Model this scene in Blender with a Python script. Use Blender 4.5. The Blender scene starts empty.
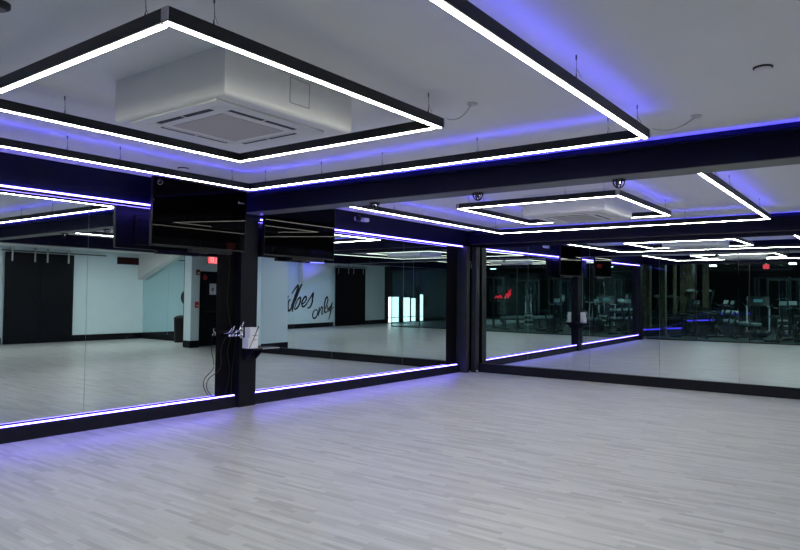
import bpy, bmesh, math, random
from mathutils import Vector, Matrix

random.seed(7)
scene = bpy.context.scene
COL = scene.collection
PI = math.pi

# ------------------------------------------------------------------ materials
MATS = {}

def principled(name, color, rough=0.5, metal=0.0, spec=0.5):
    m = bpy.data.materials.new(name)
    m.use_nodes = True
    b = m.node_tree.nodes['Principled BSDF']
    b.inputs['Base Color'].default_value = (*color, 1)
    b.inputs['Roughness'].default_value = rough
    b.inputs['Metallic'].default_value = metal
    b.inputs['Specular IOR Level'].default_value = spec
    MATS[name] = m
    return m

def noisy(name, color, amount=0.06, scale=6.0, rough=0.5, spec=0.5, bump=0.0):
    """a plain paint or plastic with faint unevenness in colour and gloss"""
    m = principled(name, color, rough, 0, spec)
    nt = m.node_tree
    b = nt.nodes['Principled BSDF']
    geo = nt.nodes.new('ShaderNodeNewGeometry')
    nz = nt.nodes.new('ShaderNodeTexNoise')
    nz.inputs['Scale'].default_value = scale
    nz.inputs['Detail'].default_value = 4
    nt.links.new(geo.outputs['Position'], nz.inputs['Vector'])
    r = nt.nodes.new('ShaderNodeValToRGB')
    r.color_ramp.elements[0].position = 0.3
    r.color_ramp.elements[1].position = 0.7
    r.color_ramp.elements[0].color = (*[c * (1 - amount) for c in color], 1)
    r.color_ramp.elements[1].color = (*[min(1, c * (1 + amount)) for c in color], 1)
    nt.links.new(nz.outputs['Fac'], r.inputs['Fac'])
    nt.links.new(r.outputs['Color'], b.inputs['Base Color'])
    if bump:
        bp = nt.nodes.new('ShaderNodeBump')
        bp.inputs['Strength'].default_value = bump
        bp.inputs['Distance'].default_value = 0.002
        nt.links.new(nz.outputs['Fac'], bp.inputs['Height'])
        nt.links.new(bp.outputs['Normal'], b.inputs['Normal'])
    return m

def emission(name, color, strength):
    m = bpy.data.materials.new(name)
    m.use_nodes = True
    nt = m.node_tree
    nt.nodes.clear()
    e = nt.nodes.new('ShaderNodeEmission')
    e.inputs['Color'].default_value = (*color, 1)
    e.inputs['Strength'].default_value = strength
    o = nt.nodes.new('ShaderNodeOutputMaterial')
    nt.links.new(e.outputs[0], o.inputs['Surface'])
    MATS[name] = m
    return m

def mirror_mat(name, color):
    m = bpy.data.materials.new(name)
    m.use_nodes = True
    nt = m.node_tree
    nt.nodes.clear()
    g = nt.nodes.new('ShaderNodeBsdfGlossy')
    g.inputs['Color'].default_value = (*color, 1)
    g.inputs['Roughness'].default_value = 0.0
    o = nt.nodes.new('ShaderNodeOutputMaterial')
    nt.links.new(g.outputs[0], o.inputs['Surface'])
    MATS[name] = m
    return m

def glass_mat(name, tint, refl):
    m = bpy.data.materials.new(name)
    m.use_nodes = True
    nt = m.node_tree
    nt.nodes.clear()
    t = nt.nodes.new('ShaderNodeBsdfTransparent')
    t.inputs['Color'].default_value = (*tint, 1)
    g = nt.nodes.new('ShaderNodeBsdfGlossy')
    g.inputs['Roughness'].default_value = 0.0
    g.inputs['Color'].default_value = (0.9, 1, 1, 1)
    f = nt.nodes.new('ShaderNodeFresnel')
    f.inputs['IOR'].default_value = refl
    mx = nt.nodes.new('ShaderNodeMixShader')
    nt.links.new(f.outputs[0], mx.inputs['Fac'])
    nt.links.new(t.outputs[0], mx.inputs[1])
    nt.links.new(g.outputs[0], mx.inputs[2])
    o = nt.nodes.new('ShaderNodeOutputMaterial')
    nt.links.new(mx.outputs[0], o.inputs['Surface'])
    MATS[name] = m
    return m

def pale_floor(name):
    """narrow pale grey wood strips running along Y, each strip its own tone"""
    m = principled(name, (0.4, 0.4, 0.4), 0.33)
    nt = m.node_tree
    L = nt.links.new
    N = nt.nodes.new
    b = nt.nodes['Principled BSDF']
    geo = N('ShaderNodeNewGeometry')
    sep = N('ShaderNodeSeparateXYZ')
    L(geo.outputs['Position'], sep.inputs[0])
    def math_(op, a, bb=None):
        n = N('ShaderNodeMath'); n.operation = op
        for i, v in enumerate((a, bb)):
            if v is None: continue
            if isinstance(v, (int, float)): n.inputs[i].default_value = v
            else: L(v, n.inputs[i])
        return n.outputs[0]
    rowf = math_('DIVIDE', sep.outputs['X'], 0.044)
    row = math_('FLOOR', rowf)
    wn = N('ShaderNodeTexWhiteNoise'); wn.noise_dimensions = '1D'
    L(row, wn.inputs['W'])
    shift = math_('MULTIPLY', wn.outputs['Value'], 7.0)
    colf = math_('ADD', math_('DIVIDE', sep.outputs['Y'], 0.40), shift)
    colu = math_('FLOOR', colf)
    cmb = N('ShaderNodeCombineXYZ')
    L(row, cmb.inputs[0]); L(colu, cmb.inputs[1])
    w2 = N('ShaderNodeTexWhiteNoise'); w2.noise_dimensions = '3D'
    L(cmb.outputs[0], w2.inputs['Vector'])
    ramp = N('ShaderNodeValToRGB')
    el = ramp.color_ramp.elements
    el[0].position = 0.0; el[0].color = (0.345, 0.348, 0.345, 1)
    el[1].position = 1.0; el[1].color = (0.515, 0.52, 0.515, 1)
    e = el.new(0.18); e.color = (0.405, 0.41, 0.405, 1)
    e = el.new(0.5); e.color = (0.455, 0.46, 0.455, 1)
    L(w2.outputs['Value'], ramp.inputs['Fac'])
    # grain stretched along the strip
    gm = N('ShaderNodeCombineXYZ')
    L(math_('MULTIPLY', sep.outputs['X'], 60.0), gm.inputs[0])
    L(math_('MULTIPLY', sep.outputs['Y'], 2.2), gm.inputs[1])
    L(math_('MULTIPLY', w2.outputs['Value'], 20.0), gm.inputs[2])
    nz = N('ShaderNodeTexNoise'); nz.inputs['Scale'].default_value = 1.0; nz.inputs['Detail'].default_value = 5
    L(gm.outputs[0], nz.inputs['Vector'])
    gr = N('ShaderNodeMapRange')
    gr.inputs['From Min'].default_value = 0.3; gr.inputs['From Max'].default_value = 0.7
    gr.inputs['To Min'].default_value = 0.86; gr.inputs['To Max'].default_value = 1.1
    L(nz.outputs['Fac'], gr.inputs['Value'])
    mix = N('ShaderNodeMix'); mix.data_type = 'RGBA'; mix.blend_type = 'MULTIPLY'
    mix.inputs['Factor'].default_value = 1.0
    L(ramp.outputs['Color'], mix.inputs[6]); L(gr.outputs[0], mix.inputs[7])
    L(mix.outputs[2], b.inputs['Base Color'])
    rr = N('ShaderNodeMapRange')
    rr.inputs['To Min'].default_value = 0.27; rr.inputs['To Max'].default_value = 0.4
    L(nz.outputs['Fac'], rr.inputs['Value'])
    L(rr.outputs[0], b.inputs['Roughness'])
    # fine joints between strips
    fx = math_('FRACT', rowf)
    edge = math_('LESS_THAN', math_('ABSOLUTE', math_('SUBTRACT', fx, 0.5)), 0.485)
    bp = N('ShaderNodeBump'); bp.inputs['Strength'].default_value = 0.25; bp.inputs['Distance'].default_value = 0.001
    L(edge, bp.inputs['Height'])
    L(bp.outputs['Normal'], b.inputs['Normal'])
    return m

def wood_mat(name, c0, c1):
    m = principled(name, c0, 0.5)
    nt = m.node_tree
    b = nt.nodes['Principled BSDF']
    geo = nt.nodes.new('ShaderNodeNewGeometry')
    mp = nt.nodes.new('ShaderNodeMapping'); mp.inputs['Scale'].default_value = (12, 12, 2.5)
    nz = nt.nodes.new('ShaderNodeTexNoise'); nz.inputs['Scale'].default_value = 1.5; nz.inputs['Detail'].default_value = 6
    r = nt.nodes.new('ShaderNodeValToRGB')
    r.color_ramp.elements[0].position = 0.35; r.color_ramp.elements[0].color = (*c0, 1)
    r.color_ramp.elements[1].position = 0.65; r.color_ramp.elements[1].color = (*c1, 1)
    nt.links.new(geo.outputs['Position'], mp.inputs['Vector'])
    nt.links.new(mp.outputs[0], nz.inputs['Vector'])
    nt.links.new(nz.outputs['Fac'], r.inputs['Fac'])
    nt.links.new(r.outputs['Color'], b.inputs['Base Color'])
    return m

M_floor = pale_floor('grey_strip_floor')
M_ceil = noisy('ceiling_paint', (0.74, 0.74, 0.745), 0.015, 3.0, 0.7, 0.3)
M_white = noisy('white_wall_paint', (0.70, 0.84, 0.88), 0.02, 2.0, 0.6, 0.3)
M_white_lit = noisy('white_wall_paint_lit', (0.83, 0.93, 0.95), 0.02, 2.0, 0.55, 0.3)  # wall paint lightened for the stub, in place of more light on it
M_bulk = noisy('bulkhead_paint', (0.74, 0.74, 0.75), 0.01, 4.0, 0.6, 0.3)
M_black = noisy('black_beam_paint', (0.0028, 0.0034, 0.022), 0.15, 4.0, 0.5, 0.15)
M_flange = noisy('grey_steel_flange', (0.12, 0.125, 0.125), 0.05, 4.0, 0.45, 0.3)
M_flange2 = noisy('dark_grey_soffit_board', (0.05, 0.052, 0.055), 0.05, 4.0, 0.45, 0.3)
M_base = noisy('black_ledge_paint', (0.0055, 0.006, 0.010), 0.15, 5.0, 0.45, 0.2)
M_recess = noisy('matt_black_recess', (0.002, 0.002, 0.003), 0.2, 5.0, 0.7, 0.1)
M_column = noisy('black_column_steel', (0.006, 0.0075, 0.011), 0.15, 4.0, 0.5, 0.12)
M_post = noisy('charcoal_post_steel', (0.018, 0.021, 0.026), 0.15, 4.0, 0.45, 0.3)
M_channel = noisy('anthracite_channel', (0.013, 0.015, 0.017), 0.08, 8.0, 0.45, 0.3)
M_plate = principled('dull_aluminium', (0.45, 0.45, 0.46), 0.4, 0.8)
M_chrome = principled('chrome', (0.8, 0.8, 0.82), 0.15, 1.0)
M_wire = principled('dark_steel_wire', (0.12, 0.12, 0.13), 0.4, 0.6)
M_cordw = principled('grey_white_cord', (0.5, 0.5, 0.52), 0.5)
M_cable = principled('black_cable', (0.006, 0.006, 0.007), 0.45, 0, 0.3)
M_acw = noisy('white_plastic', (0.70, 0.70, 0.69), 0.01, 8.0, 0.45, 0.4)
M_acslot = principled('dark_slot', (0.012, 0.012, 0.014), 0.6)
M_acgrille = noisy('warm_grey_grille', (0.44, 0.42, 0.41), 0.04, 90.0, 0.6, 0.3)
M_screen = principled('television_screen', (0.0015, 0.0015, 0.002), 0.02, 0.0, 0.07)
M_bezel = principled('television_bezel', (0.008, 0.008, 0.009), 0.4, 0, 0.25)
M_door = noisy('black_door_paint', (0.003, 0.0045, 0.008), 0.15, 3.0, 0.5, 0.15)
M_paper = principled('white_paper', (0.78, 0.78, 0.78), 0.7)
M_red = principled('red_plastic', (0.5, 0.015, 0.02), 0.4)
M_darkred = principled('dark_red_plastic', (0.22, 0.015, 0.02), 0.4)
M_letter = principled('black_lettering', (0.006, 0.006, 0.008), 0.5)
M_gymfloor = noisy('dark_rubber_floor', (0.085, 0.095, 0.095), 0.25, 30.0, 0.5, 0.4)
M_gymwall = noisy('dark_gym_wall', (0.020, 0.026, 0.028), 0.2, 1.5, 0.6, 0.3)
M_frame = principled('black_machine_frame', (0.018, 0.02, 0.022), 0.35, 0.0)
M_pad = principled('black_vinyl_pad', (0.02, 0.02, 0.022), 0.45)
M_greypad = principled('grey_vinyl_pad', (0.36, 0.40, 0.40), 0.5)
M_silver = principled('silver_machine_plastic', (0.62, 0.64, 0.64), 0.3, 0.2)
M_wood = wood_mat('brown_bark_cladding', (0.10, 0.075, 0.045), (0.26, 0.20, 0.12))
M_sunpatch = principled('painted_sun_patch', (0.8, 0.82, 0.82), 0.35)  # sunlight on the gym floor, put into a white colour
M_mirror = mirror_mat('mirror_glass', (0.745, 0.82, 0.82))
M_mirror2 = mirror_mat('mirror_glass_tealish', (0.62, 0.78, 0.80))
M_mirror_edge = principled('mirror_edge', (0.35, 0.42, 0.43), 0.3)
M_glass = glass_mat('gym_glass', (0.70, 0.86, 0.87), 1.32)
E_white = emission('white_led', (1.0, 1.0, 0.875), 37.0)
E_blue = emission('blue_uplight_led', (0.10, 0.085, 1.0), 12.0)
E_cove = emission('blue_cove_led', (0.07, 0.055, 1.0), 18.0)
E_violet = emission('violet_led', (0.16, 0.11, 1.0), 28.0)
E_cove2 = emission('bright_blue_led', (0.12, 0.10, 1.0), 60.0)
E_gymblue = emission('blue_step_led', (0.10, 0.06, 1.0), 1.6)
E_day = emission('daylight_pane', (0.90, 0.97, 1.0), 3.2)
E_red = emission('red_lit', (1.0, 0.06, 0.08), 1.6)
E_redtext = emission('red_neon', (1.0, 0.02, 0.04), 1.6)
E_digit = emission('dim_red_digit', (0.5, 0.01, 0.03), 0.07)
E_added_panel = emission('added_panel_light', (0.95, 1.0, 0.97), 46.0)  # glow of the panels added over the aisle
E_gymlamp = emission('gym_lamp', (0.85, 1.0, 0.98), 150.0)
E_teal = emission('teal_screen', (0.2, 0.55, 0.62), 0.30)

# ------------------------------------------------------------------ geometry helpers
class MB:
    """collects shapes in a bmesh, then links them as ONE mesh object"""
    def __init__(self):
        self.bm = bmesh.new()
    def box(self, x0, x1, y0, y1, z0, z1, bevel=0.0, mat=None):
        r = bmesh.ops.create_cube(self.bm, size=1.0)
        vs = r['verts']
        S = Matrix.Diagonal((abs(x1 - x0), abs(y1 - y0), abs(z1 - z0), 1))
        T = Matrix.Translation(((x0 + x1) / 2, (y0 + y1) / 2, (z0 + z1) / 2))
        bmesh.ops.transform(self.bm, matrix=T @ S, verts=vs)
        if bevel:
            es = list({e for v in vs for e in v.link_edges})
            rb = bmesh.ops.bevel(self.bm, geom=es, offset=bevel, segments=2, affect='EDGES', profile=0.5)
            vs = list({v for f in rb['faces'] for v in f.verts} | {v for v in vs if v.is_valid})
        if mat is not None:
            bmesh.ops.transform(self.bm, matrix=mat, verts=[v for v in vs if v.is_valid])
        return self
    def obox(self, c, size, rot=(0, 0, 0), bevel=0.0):
        from mathutils import Euler
        m = Matrix.Translation(c) @ Euler(rot).to_matrix().to_4x4()
        return self.box(-size[0] / 2, size[0] / 2, -size[1] / 2, size[1] / 2, -size[2] / 2, size[2] / 2, bevel, m)
    def tube(self, pts, r, n=8, cap=True):
        pts = [Vector(p) for p in pts]
        rings = []
        for i, p in enumerate(pts):
            if i == 0: t = pts[1] - p
            elif i == len(pts) - 1: t = p - pts[i - 1]
            else: t = (pts[i + 1] - pts[i]).normalized() + (p - pts[i - 1]).normalized()
            t.normalize()
            up = Vector((0, 0, 1)) if abs(t.z) < 0.95 else Vector((1, 0, 0))
            a = t.cross(up).normalized(); b = t.cross(a).normalized()
            rr = r[i] if isinstance(r, (list, tuple)) else r
            rings.append([self.bm.verts.new(p + a * (rr * math.cos(2 * PI * k / n)) + b * (rr * math.sin(2 * PI * k / n))) for k in range(n)])
        for A, B in zip(rings, rings[1:]):
            for k in range(n):
                self.bm.faces.new((A[k], A[(k + 1) % n], B[(k + 1) % n], B[k]))
        if cap:
            self.bm.faces.new(rings[0][::-1]); self.bm.faces.new(rings[-1])
        return self
    def lathe(self, prof, origin, axis='Z', n=24):
        """prof: list of (radius, height) turned about the axis through origin"""
        o = Vector(origin)
        def pt(r, h, a):
            c, s = r * math.cos(a), r * math.sin(a)
            return o + {'Z': Vector((c, s, h)), 'Y': Vector((c, h, s)), 'X': Vector((h, c, s))}[axis]
        rings = [[self.bm.verts.new(pt(max(r, 1e-4), h, 2 * PI * k / n)) for k in range(n)] for r, h in prof]
        for A, B in zip(rings, rings[1:]):
            for k in range(n):
                self.bm.faces.new((A[k], A[(k + 1) % n], B[(k + 1) % n], B[k]))
        self.bm.faces.new(rings[0][::-1]); self.bm.faces.new(rings[-1])
        return self
    def prism(self, poly, d):
        """poly: list of 3-D points of one face, extruded by the vector d"""
        A = [self.bm.verts.new(Vector(p)) for p in poly]
        B = [self.bm.verts.new(Vector(p) + Vector(d)) for p in poly]
        n = len(A)
        self.bm.faces.new(A[::-1]); self.bm.faces.new(B)
        for k in range(n):
            self.bm.faces.new((A[k], A[(k + 1) % n], B[(k + 1) % n], B[k]))
        return self
    def build(self, name, mat, parent=None, smooth=False):
        bmesh.ops.recalc_face_normals(self.bm, faces=self.bm.faces)
        me = bpy.data.meshes.new(name)
        if parent is not None:
            root = parent
            off = Vector((0, 0, 0))
            while root is not None:
                off += root.location
                root = root.parent
            bmesh.ops.translate(self.bm, verts=self.bm.verts, vec=-off)
        else:
            xs = [v.co.x for v in self.bm.verts]; ys = [v.co.y for v in self.bm.verts]; zs = [v.co.z for v in self.bm.verts]
            off = Vector(((min(xs) + max(xs)) / 2, (min(ys) + max(ys)) / 2, min(zs)))
            bmesh.ops.translate(self.bm, verts=self.bm.verts, vec=-off)
        self.bm.to_mesh(me); self.bm.free()
        me.materials.append(mat)
        if smooth:
            for p in me.polygons: p.use_smooth = True
        o = bpy.data.objects.new(name, me)
        COL.objects.link(o)
        if parent is None:
            o.location = off
        else:
            o.parent = parent
        return o

def tag(o, label, cat, group=None, kind=None):
    if label: o['label'] = label
    if cat: o['category'] = cat
    if group: o['group'] = group
    if kind: o['kind'] = kind
    return o

def thing(name, label, cat, loc=(0, 0, 0), group=None):
    o = bpy.data.objects.new(name, None)
    COL.objects.link(o)
    o.location = loc
    o.empty_display_size = 0.1
    return tag(o, label, cat, group)

def struct(name, mb, mat, label=None):
    o = mb.build(name, mat)
    o['kind'] = 'structure'
    if label:
        o['label'] = label
        o['category'] = name.split('_')[0]
    return o

def dup(root, loc, rotz, label, group=None):
    r = root.copy(); COL.objects.link(r)
    r.location = loc; r.rotation_euler = (0, 0, rotz)
    r['label'] = label
    if group: r['group'] = group
    for ch in list(root.children):
        c = ch.copy(); COL.objects.link(c); c.parent = r
        for g in list(ch.children):
            d = g.copy(); COL.objects.link(d); d.parent = c
    return r

# ------------------------------------------------------------------ camera (fitted to the photograph)
H = 1.5
f_px = 663.869
yaw, pit, roll = (math.radians(a) for a in (36.769158, 1.971028, 0.679391))
fw = Vector((math.cos(yaw) * math.cos(pit), math.sin(yaw) * math.cos(pit), math.sin(pit)))
rt = Vector((math.sin(yaw), -math.cos(yaw), 0))
up = rt.cross(fw)
r2 = rt * math.cos(roll) + up * math.sin(roll)
u2 = up * math.cos(roll) - rt * math.sin(roll)
cam = bpy.data.cameras.new('camera')
cam.sensor_width = 36.0
cam.lens = f_px / 800 * 36
cam.clip_start = 0.05; cam.clip_end = 200
co = bpy.data.objects.new('camera', cam)
COL.objects.link(co)
co.matrix_world = Matrix(((r2.x, u2.x, -fw.x, 0), (r2.y, u2.y, -fw.y, 0), (r2.z, u2.z, -fw.z, H), (0, 0, 0, 1)))
scene.camera = co

# ------------------------------------------------------------------ setting
ZC = 2.90        # ceiling
ZB = 2.62        # underside of beams
XG = -0.30       # glass partition behind the camera, running slightly askew
def xg(y): return -0.32 + 0.06 * y
XA = -2.68       # end of the white wall past the partition
YG = -4.45       # end of the glass partition
YR = -6.5        # white wall across the room
XE = 13.10       # end wall of the side aisle
GX = -16.0       # far end of the gym
def back(y, out=0.0):
    """point on the foot of the end wall at this y, moved into the room by out"""
    return Vector((12.008 - out, y, 0))

struct('floor', MB().prism([(xg(7.5), 7.5, -0.08), (XE + 0.3, 7.5, -0.08), (XE + 0.3, YR - 0.3, -0.08), (XA, YR - 0.3, -0.08), (XA, YG, -0.08), (xg(YG), YG, -0.08)], (0, 0, 0.08)), M_floor)
struct('gym_floor', MB().prism([(GX, 13, -0.084), (xg(13), 13, -0.084), (xg(YG), YG, -0.084), (XA, YG, -0.084), (XA, YR - 0.3, -0.084), (GX, YR - 0.3, -0.084)], (0, 0, 0.08)), M_gymfloor)
struct('ceiling', MB().box(-0.62, XE + 0.3, YR - 0.3, 7.5, ZC, ZC + 0.1).box(XA, -0.62, YR - 0.3, YG, ZC, ZC + 0.1), M_ceil)
struct('gym_ceiling', MB().box(GX, 0.5, YG, 13.0, 3.2, 3.3).box(GX, XA, YR - 0.3, YG, 3.2, 3.3), M_gymwall)
struct('wall_left', MB().box(0.12, 12.3, 7.215, 7.40, 0, ZC), M_recess)
struct('wall_back', MB().box(12.04, 12.28, 0.3, 7.3, 0, ZC), M_recess)
struct('wall_right', MB().box(XA, XE, YR - 0.15, YR, 0, ZC), M_white)
struct('wall_aisle_end', MB().box(XE, XE + 0.15, YR - 0.15, 0.5, 0, ZC), M_white)
struct('wall_aisle_door', MB().box(11.70, 12.12, -2.15, -2.0, 0, ZC).box(12.12, XE - 0.002, -2.15, -2.0, 2.21, ZC).box(13.02, XE - 0.002, -2.15, -2.0, 0, 2.21).box(11.68, 11.95, -2.0, -1.8, 0, ZC), M_white)
struct('wall_stub', MB().box(10.79, 12.02, 0.50, 0.56, 0, ZC), M_white_lit)
# gym shell
struct('wall_gym_end', MB().box(GX - 0.15, GX, YR - 0.3, 13.0, 0, 3.2), M_gymwall)
struct('wall_gym_side', MB().box(GX, 0.3, 13.0, 13.15, 0, 3.2), M_gymwall)
struct('wall_gym_near_side', MB().box(GX, XA - 0.01, YR - 0.15, YR, 0, 3.2).box(0.2, 0.3, 7.42, 13.0, 0, 3.2), M_gymwall)

# beams and soffits
BX0, BX1 = 5.91, 6.20
struct('ceiling_beam', MB().box(BX0, BX1, -1.22, 7.10, ZB + 0.008, ZC), M_black)
struct('beam_flange', MB().box(BX0, BX1, -1.22, 7.09, ZB, ZB + 0.008), M_flange)
struct('ceiling_beam', MB().box(0.12, 11.84, 7.10, 7.214, 2.565, ZC), M_black)
struct('ceiling_beam', MB().box(11.855, 12.035, 0.5, 7.10, ZB + 0.008, ZC), M_black)
struct('beam_flange', MB().box(11.855, 12.035, 0.5, 7.09, ZB, ZB + 0.008), M_flange2)
struct('ceiling_beam', MB().box(XG, 13.0, -1.50, -1.22, ZB, ZC), M_black)
struct('ceiling_beam', MB().prism([(xg(YG) - 0.06, YG, ZB), (xg(YG) + 0.1, YG, ZB), (xg(7.1) + 0.1, 7.1, ZB), (xg(7.1) - 0.06, 7.1, ZB)], (0, 0, 0.58)), M_black)
struct('trim_6', MB().box(11.975, 12.038, 0.56, 6.865, 2.555, 2.62), M_black)
# sloped white stringers under the stairs, over the lettering and beside the red clock
struct('trim_1', MB().prism([(3.42, YR, 2.03), (3.42, YR, ZC), (1.02, YR, ZC)], (0, 0.28, 0)), M_ceil)
struct('trim_2', MB().prism([(XE, -6.48, 2.02), (XE, -6.48, ZC), (XE, -4.15, ZC)], (-0.22, 0, 0)), M_ceil)

# mirror ledges at the foot of the walls
struct('baseboard_left', MB().box(0.68, 5.905, 7.14, 7.214, 0, 0.165).box(6.205, 11.62, 7.14, 7.214, 0, 0.165), M_base)
struct('baseboard_back', MB().prism([(11.925, 6.9, 0), (11.981, 0.56, 0), (12.038, 0.56, 0), (12.038, 6.9, 0)], (0, 0, 0.172)), M_base)
struct('baseboard_right', MB().box(XA, -1.05, YR, YR + 0.02, 0, 0.2).box(1.17, 8.58, YR, YR + 0.02, 0, 0.2).box(10.64, XE, YR, YR + 0.02, 0, 0.2), M_base)
struct('baseboard_aisle', MB().box(XE - 0.03, XE, YR + 0.02, -2.0, 0, 0.2).box(11.66, 11.97, -1.8, -1.78, 0, 0.2).box(11.66, 11.68, -2.1, -1.78, 0, 0.2), M_base)
struct('baseboard_stub', MB().box(10.79, 11.97, 0.56, 0.58, 0, 0.2), M_base)

# columns
struct('column', MB().box(BX0 - 0.0, BX1, 7.10, 7.214, 0, 2.565, 0.003), M_column)
struct('column', MB().box(11.60, 11.72, 6.97, 7.214, 0, 2.565, 0.004).box(11.80, 11.95, 6.875, 6.98, 0.0, 2.565, 0.004), M_post)
struct('column', MB().box(0.36, 0.68, 7.06, 7.214, 0, 2.565, 0.004), M_column)

# ------------------------------------------------------------------ mirrors
def mirror_left(x0, x1, label):
    t = thing('wall_mirror', label, 'mirror', ((x0 + x1) / 2, 7.2, 0.17), 'mirror panels on the long wall')
    MB().box(x0 + 0.002, x1 - 0.002, 7.203, 7.212, 0.168, 2.56).build('backing', M_mirror_edge, t)
    MB().box(x0 + 0.002, x1 - 0.002, 7.200, 7.203, 0.168, 2.56).build('mirror_glass', M_mirror, t)
    return t
LM = [(0.68, 1.95, 'mirror panel on the long wall at its end by the glass partition'),
      (1.95, 3.83, 'large frameless mirror panel reflecting the black double barn doors'),
      (3.83, 5.59, 'frameless mirror panel left of the black column reflecting the red clock and exit door'),
      (6.205, 7.85, 'frameless mirror panel right of the black column reflecting the white wall and the word Vibes'),
      (7.85, 9.74, 'frameless mirror panel of the long wall reflecting a black door and white wall'),
      (9.74, 11.19, 'frameless mirror panel next to the room corner reflecting bright windows')]
for a in LM: mirror_left(*a)

def mirror_back(y0, y1, label):
    yc, hw, hh = (y0 + y1) / 2, abs(y1 - y0) / 2 - 0.002, 2.552 - 0.175
    t = thing('wall_mirror', label, 'mirror', (12.008, yc, 0.175), 'mirror panels on the end wall')
    MB().box(12.011, 12.020, yc - hw, yc + hw, 0.175, 0.175 + hh).build('backing', M_mirror_edge, t)
    MB().box(12.008, 12.011, yc - hw, yc + hw, 0.175, 0.175 + hh).build('mirror_glass', M_mirror, t)
    t.rotation_euler = (0, -math.radians(0.38), 0)      # the panels lean a little into the room
BM = [(6.865, 5.81, 'narrow mirror panel of the end wall touching the black corner post'),
      (5.81, 4.56, 'mirror panel of the end wall reflecting the long wall up to its black column'),
      (4.56, 3.31, 'mirror panel of the end wall reflecting the far corner and start of the dark gym'),
      (3.31, 2.06, 'mirror panel of the end wall reflecting the row of gym machines and blue step lights'),
      (2.06, 0.81, 'mirror panel of the end wall at the picture edge reflecting the grey gym bench')]
for a in BM: mirror_back(*a)
struct('wall_back_end', MB().box(12.0, 12.038, 0.56, 0.806, 0.172, ZB), M_white)

t = thing('wall_mirror', 'teal tinted mirror under the sloped white stringer, seen beside the red clock', 'mirror', (XE - 0.01, -4.2, 0.2))
def slope_z(y): return 2.02 + (ZC - 2.02) * (y + 6.48) / 2.33
for y0, y1 in ((-6.44, -5.0), (-4.99, -2.01)):
    poly = [(XE - 0.002, y0, 0.2), (XE - 0.002, y1, 0.2)]
    if y1 > -4.2:
        poly += [(XE - 0.002, y1, 2.86), (XE - 0.002, -4.3, 2.82), (XE - 0.002, y0, slope_z(y0) - 0.02)]
    else:
        poly += [(XE - 0.002, y1, slope_z(y1) - 0.02), (XE - 0.002, y0, slope_z(y0) - 0.02)]
    MB().prism(poly, (-0.008, 0, 0)).build('mirror_glass', M_mirror2, t)

# ------------------------------------------------------------------ LED strips on the mirror wall
def strip(label, x0, x1, y0, y1, z0, z1, mat=E_violet, grp='violet light strips along the mirrors', horizontal=True):
    t = thing('light_strip', label, 'light strip', ((x0 + x1) / 2, (y0 + y1) / 2, z0), grp)
    MB().box(x0, x1, y0, y1, z0, z1).build('light_tube', mat, t)
    MB().box(x0, x1, y1, y1 + 0.006, z0, z1).build('mounting_rail', M_channel, t)
strip('violet white light strip on the low ledge left of the black column', 0.70, 5.86, 7.130, 7.142, 0.162, 0.175)
strip('violet white light strip on the low ledge right of the black column', 6.22, 11.50, 7.130, 7.142, 0.162, 0.175)
strip('violet white light strip above the mirrors left of the black column', 0.70, 5.89, 7.078, 7.092, 2.556, 2.572)
strip('violet white light strip above the mirrors right of the black column', 6.22, 11.60, 7.078, 7.092, 2.556, 2.572)

# blue cove strips hidden behind a small lip at the top of the beams
def cove(label, p0, p1, nrm):
    p0, p1, nrm = Vector(p0), Vector(p1), Vector(nrm)
    c = (p0 + p1) / 2
    t = thing('cove_light', label, 'light strip', (c.x, c.y, 2.84), 'blue cove lights on the beam tops')
    def q(o0, o1, za, zb):
        return [p0 + nrm * o0 + Vector((0, 0, za)), p1 + nrm * o0 + Vector((0, 0, za)), p1 + nrm * o1 + Vector((0, 0, za)), p0 + nrm * o1 + Vector((0, 0, za))], (0, 0, zb - za)
    MB().prism(*q(0.030, 0.046, 2.834, 2.842)).build('light_tube', E_cove, t)
    MB().prism(*q(0.001, 0.058, 2.826, 2.834)).prism(*q(0.053, 0.058, 2.834, 2.848)).build('lip', M_black, t)
cove('blue cove light along the top of the black beam crossing the room', (BX0, -1.2, 0), (BX0, 6.9, 0), (-1, 0, 0))
cove('blue cove light along the top of the end wall soffit', (11.855, 0.6, 0), (11.855, 6.9, 0), (-1, 0, 0))

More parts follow.
